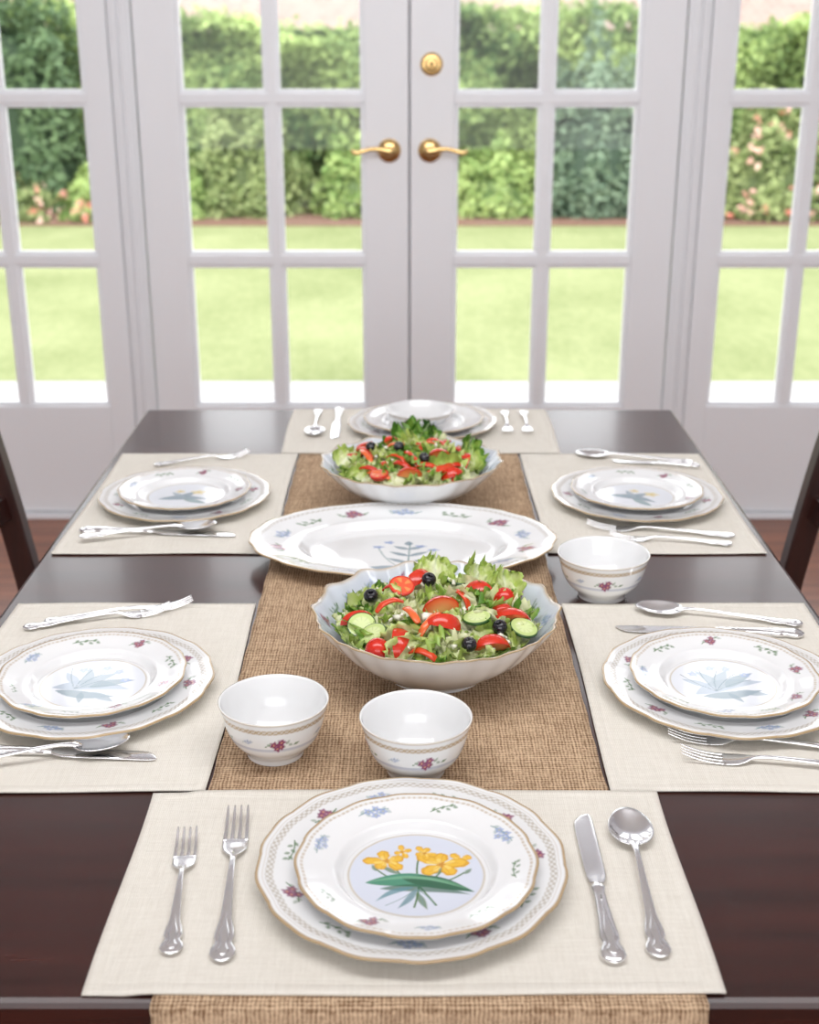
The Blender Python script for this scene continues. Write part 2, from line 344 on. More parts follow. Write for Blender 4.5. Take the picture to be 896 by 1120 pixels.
d2=sash('door_2',.003,.797,.133,.675,.404)
mb=MB(); mb.box(-.022,.022,4.021,4.034,.022,2.355); mb.build('astragal',[M_white],False,parent=d2,bevel=.002)
sash('window_1',-1.555,-.872,-1.475,-.948,-1.215)
sash('window_2',.872,1.555,.940,1.475,1.185)
def loft(mb,st,nseg=14,sub=4,mi=0,col=(1,1,1),ex=.75,xf=None):
    S=catmull([tuple(a)+(0,)*(5-len(a)) for a in st],sub); ph=np.arange(nseg)*2*PI/nseg
    cs=np.sign(np.cos(ph))*np.abs(np.cos(ph))**ex; sn=np.sign(np.sin(ph))*np.abs(np.sin(ph))**ex
    V=[]
    for y,w,t,z,cx in S:
        for c,s_ in zip(cs,sn): V.append((cx+max(w,1e-5)*c,y,z+max(t,1e-5)*s_))
    F=gridf(len(S),nseg,True); F=[f[::-1] for f in F]; F.append(tuple(range(nseg))); F.append(tuple((len(S)-1)*nseg+i for i in range(nseg))[::-1])
    V=np.array(V)
    if xf is not None: V=xf(V)
    mb.add(V,F,col,mi)
def handle(door,cx,sgn,cz=1.158):
    mb=MB()
    lathe_y(mb,catmull([(.0001,.012),(.012,.012),(.024,.009),(.029,.005),(.034,.003),(.034,0)],4),cx,3.975,cz)
    lathe_y(mb,catmull([(.0001,.052),(.010,.052),(.014,.045),(.010,.03),(.012,.012),(.015,.008)],4),cx,3.975,cz,24)
    st=[(-.014,.004,.004,0),(-.009,.011,.011,0),(.01,.012,.011,0.002),(.03,.009,.008,.006),(.055,.008,.006,.006),(.078,.010,.007,.000),(.096,.010,.007,-.004),(.108,.007,.006,.000),(.112,.003,.003,.004)]
    def xf(V): return np.stack([cx+sgn*V[:,1],3.975-.046+V[:,0]*.7,cz+V[:,2]],1)
    loft(mb,st,16,5,xf=xf)
    mb.build('lever_handle',[M_brass],parent=door)
handle(d1,-.060,-1); handle(d2,.060,1)
mb=MB(); lathe_y(mb,catmull([(.0001,.018),(.014,.018),(.017,.014),(.018,.010),(.026,.009),(.031,.005),(.033,0)],4),.064,3.975,1.40)
mb.box(.058,.070,3.945,3.958,1.392,1.408); mb.build('deadbolt',[M_brass],parent=d2)

# ------------------------------------------------------------ table
def dining_table():
    x=.537; y0,y1=.818,2.565
    e=bpy.data.objects.new('dining_table',None); scene.collection.objects.link(e)
    mb=MB(); mb.box(-x,x,y0,y1,T-.028,T); mb.build('tabletop',[M_table],False,parent=e,bevel=.006)
    mb=MB(); mb.box(-x+.015,x-.015,y0+.015,y1-.015,T-.040,T-.029); mb.build('edge_moulding',[M_table],False,parent=e,bevel=.004)
    mb=MB()
    for a in (-1,1):
        xa,xb=sorted((a*(x-.06),a*(x-.085))); mb.box(xa,xb,y0+.1,y1-.1,T-.13,T-.041)
    mb.box(-x+.1,x-.1,y0+.06,y0+.085,T-.13,T-.041); mb.box(-x+.1,x-.1,y1-.085,y1-.06,T-.13,T-.041)
    mb.build('apron',[M_table],False,parent=e,bevel=.002)
    i=0
    for sx in (-1,1):
        for yy in (y0+.085,y1-.085):
            i+=1; mb=MB()
            st=[(0,.022,.022,0),(.03,.024,.024,0),(.3,.030,.030,0),(.52,.038,.038,0),(.56,.030,.030,0),(.575,.041,.041,0),(.60,.041,.041,0),(T-.041,.041,.041,0)]
            loft(mb,st,16,2,ex=.45,xf=lambda V:np.stack([V[:,0]+sx*(x-.075),V[:,2]+yy,V[:,1]],1)); mb.build('leg_%d'%i,[M_table],True,parent=e)
dining_table()
# ------------------------------------------------------------ chairs
def chair_mesh():
    mb=MB()
    def rib(pts,wx,wy):
        P=catmull(pts,4); V=[];
        for p in P:
            for a,b in ((-1,-1),(1,-1),(1,1),(-1,1)): V.append((p[0]+a*wx,p[1]+b*wy,p[2]))
        F=gridf(len(P),4,True); F+= [(3,2,1,0),tuple((len(P)-1)*4+i for i in range(4))]; mb.add(V,F)
    for s in (-1,1):
        rib([(-.05,s*.2,0),(-.01,s*.2,.22),(0,s*.2,.45),(-.022,s*.2,.62),(-.060,s*.2,.82),(-.105,s*.2,1.0)],.021,.019)
        rib([(.40,s*.19,0),(.40,s*.19,.2),(.40,s*.19,.43)],.019,.019)
    def curved(z,h,dx):
        V=[];n=9
        for i in range(n):
            u=-1+2*i/(n-1); y=u*.185; xx=dx-.022*(1-u*u)
            for a,b in ((-.009,-h),(.009,-h),(.009,h),(-.009,h)): V.append((xx+a-.22*b,y,z+b))
        F=gridf(n,4,True); F+=[(3,2,1,0),tuple((n-1)*4+i for i in range(4))]; mb.add(V,F)
    curved(.955,.045,-.092); curved(.80,.022,-.056); curved(.68,.022,-.033)
    for y in (-.19,.19): 
        mb.box(.01,.39,y-.011,y+.011,.38,.43); mb.box(.0,.39,y-.009,y+.009,.18,.205)
    mb.box(.39,.41,-.18,.18,.38,.43); mb.box(-.01,.012,-.18,.18,.38,.43); mb.box(.19,.21,-.18,.18,.182,.203)
    return mb
M_seat=plain('seat_cushion',lin((70,45,35)),.7,noise=.15,nscale=60)
def chair(x,y,rz):
    e=bpy.data.objects.new('dining_chair',None); scene.collection.objects.link(e); e.location=(x,y,0); e.rotation_euler=(0,0,rz)
    chair_mesh().build('frame',[M_chair],False,parent=e,bevel=.004)
    mb=MB(); mb.box(.02,.42,-.215,.215,.432,.465); mb.build('seat',[M_seat],True,parent=e,bevel=.014)
chair(-.685,1.98,0); chair(.685,1.98,PI)

# ------------------------------------------------------------ runner and mats
def runner():
    mb=MB(); ys=list(np.linspace(2.25,.812,70)); pts=[(y,T+.0020+.0002*math.sin(y*31)) for y in ys]+[(.8085,T+.0005),(.807,T-.004),(.8065,T-.03),(.806,T-.08),(.806,T-.15),(.807,T-.22)]
    n=30; V=[]
    for k,(y,z) in enumerate(pts):
        xr=.197+(.034*sm(1.15,.82,y) if y<1.15 else 0); xl=-.200
        for j in range(n):
            u=j/(n-1); ed=.0008*math.sin(k*1.7+j) if j in (0,n-1) else 0
            V.append((xl+(xr-xl)*u+ed,y,z))
    mb.add(V,gridf(len(pts),n)); o=mb.build('table_runner',[M_burlap],True)
    s=o.modifiers.new('t','SOLIDIFY'); s.thickness=.0016; s.offset=0
runner()
def placemat(x0,x1,y0,y1,seed,over=False,name='placemat'):
    r=random.Random(seed); V=[]; cx,cy=(x0+x1)/2,(y0+y1)/2
    a=[r.uniform(0,6) for _ in range(6)]
    W,D=x1-x0,y1-y0; ed=[0,.005,.0105,.0122,.0138,.0155]
    us=ed+list(np.linspace(.024,W-.024,46))+[W-e for e in ed[::-1]]; vs=ed+list(np.linspace(.024,D-.024,32))+[D-e for e in ed[::-1]]
    for dv in vs:
        for du in us:
            u,v=du/W,dv/D; x=x0+du; y=y0+dv
            x+=.0018*math.sin(v*5+a[0])*(2*u-1); y+=.0016*math.sin(u*6+a[1])*(2*v-1)
            d=min(du,W-du,dv,D-dv)
            z=T+.0026+.0003*math.sin(x*34+a[2])*math.sin(y*31+a[3])
            if over: z+=.0024*float(1-sm(.222,.243,np.array(abs(x-.018))))
            if d<.0110: z+=.0006
            elif d<.0130: z-=.0004
            V.append((x-cx,y-cy,z))
    mb=MB(); mb.add(V,gridf(len(vs),len(us))); o=mb.build(name,[M_linen],True,loc=(cx,cy,0))
    s=o.modifiers.new('t','SOLIDIFY'); s.thickness=.0018; s.offset=-1
placemat(-.255,.246,.822,1.115,1,True)
placemat(-.522,-.2025,1.117,1.578,2); placemat(.202,.524,1.117,1.578,3)
placemat(-.522,-.2025,1.759,2.249,4); placemat(.202,.524,1.759,2.249,5)
placemat(-.236,.277,2.254,2.556,6)
ZM=T+.0030
# ------------------------------------------------------------ plates
def setting(x,y,me,rz=0,dx=0,dy=0,z=ZM):
    obj('dinner_plate',ME_charger,(x,y,z),rz+.2)
    obj('salad_plate',me,(x+dx,y+dy,z+.0056),rz)
setting(.002,.974,ME_yel,0,.004,-.012,ZM+.0023)
setting(-.362,1.328,ME_frond,-.15); setting(.359,1.328,ME_frond,.25)
setting(-.364,1.985,ME_mix,.1); setting(.368,1.985,ME_mix,-.4)
o=obj('dinner_plate',ME_charger,(.025,2.415,ZM),.5); o.scale=(1.06,1.0,1)
obj('salad_plate',ME_pl,(.027,2.41,ZM+.0056),0)
obj('serving_platter',ME_platter,(-.010,1.752,T+.0030),0)

# ------------------------------------------------------------ bowls
def small_bowl_mesh(R=.057,H=.062):
    o=[(.0001,.004),(.024,.004),(.0255,0),(.0295,0),(.0305,.005),(.034,.010),(.044,.021),(.0505,.036),(.0545,.052),(.0572,.062)]
    i=[(.0555,.0622),(.0525,.050),(.048,.036),(.041,.023),(.028,.012),(.0001,.010)]
    n=300
    A=catmull(o,10); B=catmull(i,4); pr=np.vstack([A,B])
    V,r,z,t,F=lathe(pr,n,None,None,R)
    no=len(A)*n
    tt=((t+PI)%(2*PI)-PI); zz=z/H
    P=Paint(tt*.052/.057,z/R)
    bead=(np.sin(tt*60)*np.sin(zz*80)>0); band=sm(.80,.815,zz)*(1-sm(.885,.90,zz))
    P.blend(band*(.55+.45*bead),GOLD,.85)
    P.blend(sm(.965,.975,zz),GOLD,.5)
    P.blend(sm(.42,.44,zz)*(1-sm(.48,.50,zz)),lin((186,190,206)),.8)
    for c in (-1.40,.2,1.75,-2.9):
        u=c*.052/.057; P.sprig(u,.62,.1,.19,'p',1,soft=.010)
        P.sprig(u-.58,.66,.3,.09,'b',.7,soft=.012); P.leaf(u+.3,.6,.4,.12,.03,GREEN,.8)
    C=P.c; C[no:]=WHITE; 
    mb=MB(); mb.add(V,F,C); return mb.mesh('bowl',[M_china])
ME_b=small_bowl_mesh()
obj('rice_bowl',ME_b,(-.1405,1.193,T+.0030)); obj('rice_bowl',ME_b,(.0065,1.158,T+.0030),.02); o=obj('rice_bowl',ME_b,(.260,1.612,T+.0003),-.25); o.scale=(1.08,1.08,1.0)
o=obj('rice_bowl',ME_b,(.020,2.40,ZM+.0112),.9); o.scale=(1.18,1.18,.52)
BIN=[(.1405,.0826),(.127,.065),(.107,.043),(.080,.024),(.05,.014),(.0001,.012)]
def big_bowl_mesh(R=.143,H=.082):
    o=[(.0001,.004),(.048,.004),(.050,0),(.057,0),(.059,.005),(.080,.017),(.110,.040),(.130,.063),(.143,.082)]
    A=catmull(o,6); B=catmull(BIN,9); pr=np.vstack([A,B]); n=480
    V,r,z,t,F=lathe(pr,n,lambda t:.016*np.cos(14*t)+.007*np.cos(28*t),lambda t:.0020*np.cos(14*t),R)
    no=len(A)*n; q=r/R
    P=Paint(q*np.cos(t),q*np.sin(t)); P.ring(.76,.975,lin((196,206,227)),.6,soft=.04)
    for k in range(20): 
        a=k*2*PI/20; P.sprig(.89*math.cos(a),.89*math.sin(a),a+PI/2,.06,'bgpb'[k%4],.85)
    P.blend(sm(.965,.985,q),GOLD,.8)
    C=P.c; q2=q[:no]; C[:no]=WHITE; m=sm(.985,.99,q2)[:,None]; C[:no]=C[:no]*(1-m)+np.array(GOLD)*m
    mb=MB(); mb.add(V,F,C); return mb.mesh('salad_bowl',[M_china])
ME_bb=big_bowl_mesh()
B1=(.031,1.378,T+.0032); B2=(.003,1.992,T+.0032)
obj('salad_bowl',ME_bb,B1); o=obj('salad_bowl',ME_bb,B2,.3); o.scale=(1.03,.95,.86)

# ------------------------------------------------------------ salad
def rotm(n,spin=0):
    n=Vector(n).normalized(); q=Vector((0,0,1)).rotation_difference(n); return np.array((q.to_matrix()@Matrix.Rotation(spin,3,'Z')))
bz=np.array([p[1] for p in BIN][::-1]); br_=np.array([p[0] for p in BIN][::-1])
class Salad(MB):
    def put(s,V,F,col,pos,R,mi=0): 
        W=np.asarray(V)@R.T+np.array(pos)
        if mi==0: W=s.inside(W)
        s.add(W,F,col,mi)
    def inside(s,W):
        """keep leaves within the bowl wall (soft push inwards)"""
        sx,sy,sz=s.sc; x,y=W[:,0]/sx,W[:,1]/sy; r=np.hypot(x,y)+1e-9
        zc=np.clip(W[:,2]/sz,.012,.0826); lim=np.interp(zc,bz,br_)*.965-.004
        k=np.where(r>lim,lim/r,1); W=W.copy(); W[:,0]*=k; W[:,1]*=k; W[:,2]+=np.where(r>lim,(r-lim)*.5,0); return W
    def lettuce(s,pos,n,spin,size,tone,frill=1.0):
        m,k=13,25; S,J=np.meshgrid(np.linspace(0,1,m),np.linspace(-1,1,k),indexing='ij'); S=S.ravel();J=J.ravel()
        p1,p2,p3=random.uniform(0,6),random.uniform(0,6),random.uniform(.7,1.3)
        w=size*random.uniform(.36,.60)*np.sin(np.clip(S*.74+.22,0,1)*PI)**.5
        e=np.maximum(np.abs(J)**1.5,S**3)
        x=J*w*(1+.09*np.sin(S*23*p3+p1)*np.abs(J)+.05*np.sin(S*41+p2)*np.abs(J))+.12*size*math.sin(p2)*S*S
        y=(S-.45)*size*(1-.14*J*J)+size*S**2*(.07*np.sin(J*9*p3+p2)+.03*np.sin(J*25+p1))
        z=size*frill*(.12*e*np.sin(S*19*p3+p1+J*2)+.11*e*np.sin(J*15*p3+p2)+.05*e*np.sin(J*31+S*27+p1)+.22*J*J*math.sin(p1)+.10*J*J-.35*(S-.4)**2+.05*np.sin(S*13+p2)*np.cos(J*10))
        g=np.clip(-.05+.55*e+.14*np.sin(S*14+J*8+p1)+tone,0,1.5)[:,None]
        rib=np.clip(1-np.abs(J)*5,0,1)[:,None]*(.8 if tone<.4 else .3)
        pale=np.array(lin((238,240,196)));mid=np.array(lin((192,212,108)));dk=np.array(lin((108,154,54)));dd=np.array(lin((52,100,34)))
        c=np.where(g<.5,pale+(mid-pale)*g*2,np.where(g<1,mid+(dk-mid)*(g*2-1),dk+(dd-dk)*(g*2-2))); c=c*(1-rib)+np.array(lin((240,243,216)))*rib
        s.put(np.stack([x,y,z],1),gridf(m,k),c,pos,rotm(n,spin),0)
    def disc(s,pos,n,R,th,cf,spin=0,dome=0):
        rr=[0.01,.2,.4,.55,.7,.82,.9,.96,1]; k=36; V=[];C=[]
        for r in rr:
            for j in range(k):
                a=j*2*PI/k; V.append((R*r*math.cos(a),R*r*math.sin(a),th/2-.0004*(r>.95))); C.append(cf(r,a))
        rim=cf(1,0)
        if dome:
            for q in (.2,.45,.7,.9,.995):
                for j in range(k):
                    a=j*2*PI/k; V.append((R*math.sqrt(1-q*q)*math.cos(a),R*math.sqrt(1-q*q)*math.sin(a),th/2-dome*q)); C.append(rim)
            m=len(rr)+5
        else:
            for r in (1.0,.95,.01):
                for j in range(k):
                    a=j*2*PI/k; V.append((R*r*math.cos(a),R*r*math.sin(a),-th/2+(.0005 if r==1 else 0))); C.append(rim if r==1 else cf(r,a))
            m=len(rr)+3
        s.put(V,gridf(m,k,True),np.array(C),pos,rotm(n,spin),1)
    def cucumber(s,pos,n,R=.0165):
        pale=np.array(lin((214,226,164)));mid=np.array(lin((194,212,136)));rind=np.array(lin((44,84,32)))
        def cf(r,a):
            if r>.93: return rind
            if r>.65: return mid
            return pale*(.85 if (math.sin(a*9)>.3 and .3<r<.6) else 1)
        s.disc(pos,n,R,.004,cf,random.random()*6)
    def tomato_slice(s,pos,n,R=.021,dome=0):
        red=np.array(lin((206,44,22)));fl=np.array(lin((228,92,58)));sd=np.array(lin((234,150,84)))
        def cf(r,a):
            if r>.87: return red
            if r<.25: return fl*1.05
            return sd*.9 if math.sin(a*5)>.25 and r<.8 else fl
        s.disc(pos,n,R,.005,cf,random.random()*6,dome)
    def sphere(s,pos,R,col,n=(0,0,1),sq=1,hole=False):
        k=24; prof=[]
        for i in range(13):
            a=-PI/2+PI*i/12; prof.append((max(R*math.cos(a),1e-4),R*sq*math.sin(a)))
        if hole: prof=prof[:11]+[(R*.36,R*sq*.88),(R*.30,R*sq*.5),(1e-4,R*sq*.3)]
        V,r,z,t,F=lathe(prof,k); s.put(V,F,np.array(col),pos,rotm(n),1)
    def wedge(s,pos,n,spin,R=.022,span=1.0):
        red=np.array(lin((208,48,24)));fl=np.array(lin((230,106,62))); V=[];C=[];m,k=9,12
        for j in range(m):
            p=-span/2+span*j/(m-1)
            for i in range(k):
                a=PI*i/(k-1); V.append((R*math.cos(a)*1.15,R*math.sin(a)*math.sin(p),R*math.sin(a)*math.cos(p))); C.append(red)
        F=gridf(m,k)
        for j in (0,m-1):
            o=len(V); p=-span/2+span*j/(m-1)
            for q in (1,.86,.25):
                for i in range(k):
                    a=PI*i/(k-1); V.append((R*math.cos(a)*1.15*q,q*R*math.sin(a)*math.sin(p),q*R*math.sin(a)*math.cos(p))); C.append(red if q==1 else (fl if q>.5 else np.array(lin((238,172,110)))))
            F+=[tuple(x+o for x in f) for f in gridf(3,k)]; F.append(tuple(o+2*k+i for i in range(k)))
        V=np.array(V); V[:,2]-=R*.5
        s.put(V,F,np.array(C),pos,rotm(n,spin),1)
    def strip(s,pos,n,spin,L=.05,col=(212,60,24)):
        c=lin(col); R=rotm(n,spin); b=random.uniform(.004,.010)
        loft(s,[(-L/2,.001,.001,-b),(-L/2+.002,.0038,.0018,-b),(-L/4,.0046,.0020,-b*.2),(0,.0042,.0020,0),(L/4,.0046,.0020,-b*.2),(L/2-.002,.0036,.0018,-b),(L/2,.001,.001,-b)],10,3,1,c,.8,lambda V:V@R.T+np.array(pos))
    def cheese(s,pos):
        R=rotm((random.uniform(-1,1),random.uniform(-1,1),1),random.random()*6); a=random.uniform(.002,.005)
        V=np.array([(x,y,z) for x in (-1,1) for y in (-1,1) for z in (-1,1)],float)*[a,a*random.uniform(.6,1),a*.6]+np.array([[random.uniform(-.0015,.0015) for _ in range(3)] for _ in range(8)])
        s.put(V,[(0,1,3,2),(4,6,7,5),(0,4,5,1),(2,3,7,6),(0,2,6,4),(1,5,7,3)],lin((242,239,222)),pos,R,1)
def salad(center,items,hc,Rm,extra,seed,ysq=1.0,zs=1.0,sc=(1,1,1)):
    random.seed(seed); S=Salad(); S.sc=sc
    ze=.057*zs
    H=lambda x,y: ze+hc*(1-min(1,((x/Rm)**2+(y/(Rm*ysq))**2)))+.004*math.sin(x*60+seed)*math.cos(y*55)
    def NRM(x,y): return (1.6*hc*x/Rm**2,1.6*hc*y/Rm**2,1)
    V=[];C=[];m,k=14,60
    for i in range(m):
        for j in range(k):
            q=i/(m-1); a=j*2*PI/k; x=q*Rm*.93*math.cos(a); y=q*Rm*ysq*.93*math.sin(a)
            V.append((x,y,H(x,y)-.013+.003*math.sin(x*230)*math.cos(y*260))); g=.5+.5*math.sin(x*170+1)*math.cos(y*190)
            C.append(np.array(lin((104,138,52)))*(1-g)+np.array(lin((182,202,104)))*g)
    V.append((0,0,.022)); base=len(V)-1; C.append(C[0]); F=gridf(m,k,True)+[((m-1)*k+j,(m-1)*k+(j+1)%k,base) for j in range(k)]
    S.add(S.inside(np.array(V)),F,np.array(C),0)
    for i in range(extra):
        q=math.sqrt((i+.5)/extra)*.96; a=i*2.39996; x=q*Rm*math.cos(a); y=q*Rm*ysq*math.sin(a)
        n=NRM(x,y); n=(n[0]+random.uniform(-.7,.7),n[1]+random.uniform(-.7,.7)-.15,1)
        S.lettuce((x,y,H(x,y)-.004+random.uniform(-.004,.005)),n,random.random()*6.28,random.uniform(.028,.056),random.choice([-.4,-.2,-.05,.1,.25,.4,.6]))
    for i in range(30):
        q=math.sqrt(random.random())*.9; a=random.random()*6.28; x=q*Rm*math.cos(a); y=q*Rm*ysq*math.sin(a); S.cheese((x,y,H(x,y)+.009))
    for it in items:
        kd,x,y=it[:3]; z=H(x,y)+.010; n=NRM(x,y)
        j=lambda s=.35:(n[0]+random.uniform(-s,s),n[1]+random.uniform(-s,s)-.15,1)
        if kd=='c': S.cucumber((x,y,z+.001),j())
        elif kd=='t': S.tomato_slice((x,y,z),j(.3),.019)
        elif kd=='h': S.tomato_slice((x,y,z+.003),j(.7),.015,.013)
        elif kd=='o': S.sphere((x,y,z+.004),.0088,lin((22,20,28)),j(.6),.95,True)
        elif kd=='r': S.sphere((x,y,z+.002),.0140,lin((204,38,20)))
        elif kd=='w': S.wedge((x,y,z),j(.8),it[3] if len(it)>3 else random.random()*3,random.uniform(.017,.022))
        elif kd=='s': S.strip((x,y,z+.004),j(.3),it[3] if len(it)>3 else random.random()*6,random.uniform(.030,.048),random.choice([(216,68,30),(200,50,26),(228,104,50)]))
        elif kd=='l': S.lettuce((x,y,z+.008),(n[0]+random.uniform(-.5,.5),-.7,1.0),random.uniform(-.6,.6),it[3] if len(it)>3 else .045,it[4] if len(it)>4 else .15,1.2)
    S.build('green_salad',[M_lettuce,M_veg],True,loc=center)
it1=[('c',-.072,-.066),('r',-.066,-.096),('w',-.090,-.030,.3),('o',-.076,.012),('w',-.042,-.084,1.5),('s',-.016,-.106,1.0),('s',-.030,-.045,.4),
('w',.003,-.028,0),('w',.010,-.068,.2),('o',.034,-.098),('c',.045,-.045),('o',.070,-.058),('w',.086,-.028,.2),('w',.062,-.084,.3),('o',-.008,.035),('w',-.02,.055,.8),('w',.05,.03,2.6),
('c',.098,-.048),('c',.03,.06),('s',-.05,.04,1.0),('h',-.04,.02),('l',.05,.075),('l',.0,.07),('l',.085,.045),('c',-.085,-.048),('r',.08,.012),('s',-.055,-.02,2.0),('s',.03,-.01,.8),('s',-.01,-.07,2.4),('s',.075,-.02,1.9)]
salad((B1[0],B1[1],B1[2]),it1,.034,.124,108,11)
random.seed(5)
it2=[('s',random.uniform(-.075,.085),random.uniform(-.09,.045)) for _ in range(26)]
it2+=[('o',-.065,.005),('o',.02,-.06),('o',-.02,-.02),('w',-.08,.03,.4),('w',.085,-.03,1.2),('h',-.05,-.085),('w',.05,-.03,.4),('w',.06,-.075,.2),('h',-.1,.02),('w',0,-.085,.1),('w',-.03,.03,.9),
('l',-.005,.07,.050,.75),('l',.015,.06,.046,.9),('l',.035,.072,.050,.7),('l',.022,.08,.046,1.0),('l',.095,.02,.048,.6),('l',.100,-.01,.045,.5),('l',-.105,.0,.042,.1)]
salad((B2[0],B2[1],B2[2]),it2,.036,.120,100,23,.95,.86,(1.03,.95,.86))

# ------------------------------------------------------------ cutlery
def fork_mesh():
    mb=MB()
    st=[(0,.0015,.0006,.0045),(.0025,.0065,.0012,.0045),(.009,.0105,.0014,.0045),(.017,.0100,.0015,.0045),(.024,.0072,.0015,.0046),(.030,.0086,.0016,.0047),(.040,.0078,.0016,.005),(.055,.0052,.0016,.006),(.085,.0040,.0016,.0075),(.115,.0031,.0016,.0085),(.135,.0027,.0017,.008),(.143,.0036,.0016,.0068),(.150,.0075,.0014,.0050),(.158,.0112,.0012,.0035),(.168,.0120,.0011,.0026),(.174,.0119,.0011,.0024),(.1755,.0112,.0009,.0024)]
    loft(mb,st,16,4)
    loft(mb,[(.006,.001,.0004,.0058),(.012,.0055,.0010,.0058),(.02,.003,.0009,.006),(.032,.0045,.0009,.0062),(.05,.0012,.0006,.0070),(.062,.0006,.0003,.0076)],10,3)
    for x in (-.0100,-.00335,.00335,.0100):
        loft(mb,[(.172,.0021,.0010,.0024,x),(.185,.0018,.0009,.0028,x*.99),(.200,.0016,.0009,.0050,x*.97),(.213,.0013,.0008,.0088,x*.95),(.219,.0008,.0006,.0108,x*.94),(.220,.0003,.0003,.0112,x*.94)],10,3)
    return mb.mesh('fork',[M_silver])
def spoon_mesh():
    mb=MB(); a,b,cy=.0215,.032,.188; d=.0075; zr=.0092
    rho=np.linspace(0.001,1,12); th=np.arange(48)*2*PI/48; V=[]
    def P(q,t,off): 
        s=math.sin(t); return (q*a*math.cos(t)*(1-.13*s*1.0),cy+q*b*s,zr-d*(1-q*q)-off)
    for q in rho: V+=[P(q,t,0) for t in th]
    for q in rho[::-1]: V+=[P(q*1.01,t,.0011) for t in th]
    mb.add(V,gridf(24,48,True))
    st=[(0,.0015,.0006,.0045),(.0025,.0065,.0012,.0045),(.009,.0105,.0014,.0045),(.017,.0100,.0015,.0045),(.024,.0072,.0015,.0046),(.030,.0086,.0016,.0047),(.040,.0078,.0016,.005),(.055,.0052,.0016,.006),(.085,.0040,.0016,.0075),(.115,.0031,.0016,.0092),(.140,.0028,.0017,.0098),(.150,.0034,.0016,.0094),(.158,.0052,.0013,.0088),(.163,.0055,.0009,.0080),(.168,.003,.0005,.0066)]
    loft(mb,st,16,4)
    loft(mb,[(.006,.001,.0004,.0058),(.012,.0055,.0010,.0058),(.02,.003,.0009,.006),(.032,.0045,.0009,.0062),(.05,.0012,.0006,.0070),(.062,.0006,.0003,.0076)],10,3)
    return mb.mesh('spoon',[M_silver])
def knife_mesh():
    mb=MB()
    st=[(0,.002,.001,.0045),(.003,.0075,.0026,.0045),(.009,.0108,.0036,.0045),(.017,.0100,.0038,.0045),(.024,.0078,.0038,.0045),(.032,.0090,.0040,.0046),(.045,.0078,.0040,.0048),(.07,.0062,.0036,.005),(.09,.0056,.0034,.005),(.098,.0066,.0036,.005),(.102,.0058,.003,.005),(.106,.0055,.0018,.005)]
    loft(mb,st,16,4)
    loft(mb,[(.006,.001,.0004,.0082),(.012,.0055,.0010,.0082),(.02,.003,.0009,.0084),(.034,.0048,.0009,.0086),(.055,.0018,.0006,.0088),(.085,.0006,.0003,.0086)],10,3)
    loft(mb,[(.104,.0050,.0012,.005,0),(.112,.0078,.0010,.0046,.0008),(.125,.0092,.0009,.004,.0012),(.165,.0096,.0009,.0034,.0010),(.200,.0094,.0008,.0028,.0012),(.211,.0078,.0007,.0026,.0024),(.217,.0046,.0006,.0026,.0046),(.220,.0010,.0003,.0026,.0068)],16,4,ex=.9)
    return mb.mesh('knife',[M_silver])
MEF,MES,MEK=fork_mesh(),spoon_mesh(),knife_mesh()
def cut(kind,tail,head,z=ZM-.0006):
    me,nm={'f':(MEF,'fork'),'s':(MES,'spoon'),'k':(MEK,'table_knife')}[kind]
    dx,dy=head[0]-tail[0],head[1]-tail[1]; L=math.hypot(dx,dy); k=L/.22
    o=obj(nm,me,(tail[0],tail[1],z),math.atan2(-dx,dy)); o.scale=(max(k,.9),k,1); return o
zf=ZM+.0014
cut('f',(-.1936,.864),(-.2069,1.036),zf); cut('f',(-.151,.855),(-.164,1.072),zf)
cut('k',(.165,.853),(.1635,1.070),zf); cut('s',(.2025,.860),(.2075,1.072),zf)
cut('f',(-.468,1.512),(-.287,1.572)); cut('f',(-.490,1.494),(-.312,1.552))
cut('k',(-.475,1.192),(-.262,1.182)); cut('s',(-.49,1.142),(-.294,1.200),ZM+.006)
cut('s',(.502,1.506),(.296,1.556)); cut('k',(.495,1.476),(.262,1.494))
cut('f',(.478,1.190),(.2757,1.222)); cut('f',(.490,1.150),(.282,1.182))
cut('f',(-.45,2.172),(-.290,2.236)); cut('k',(-.503,1.846),(-.262,1.832)); cut('s',(-.492,1.800),(-.294,1.850),ZM+.006)
cut('s',(.502,2.190),(.300,2.236)); cut('k',(.510,2.165),(.36,2.200))
cut('f',(.49,1.822),(.272,1.866)); cut('f',(.478,1.788),(.300,1.818))
cut('s',(-.185,2.54),(-.180,2.345)); cut('k',(-.142,2.55),(-.140,2.34)); cut('f',(.192,2.53),(.188,2.36)); cut('f',(.230,2.53),(.226,2.36))

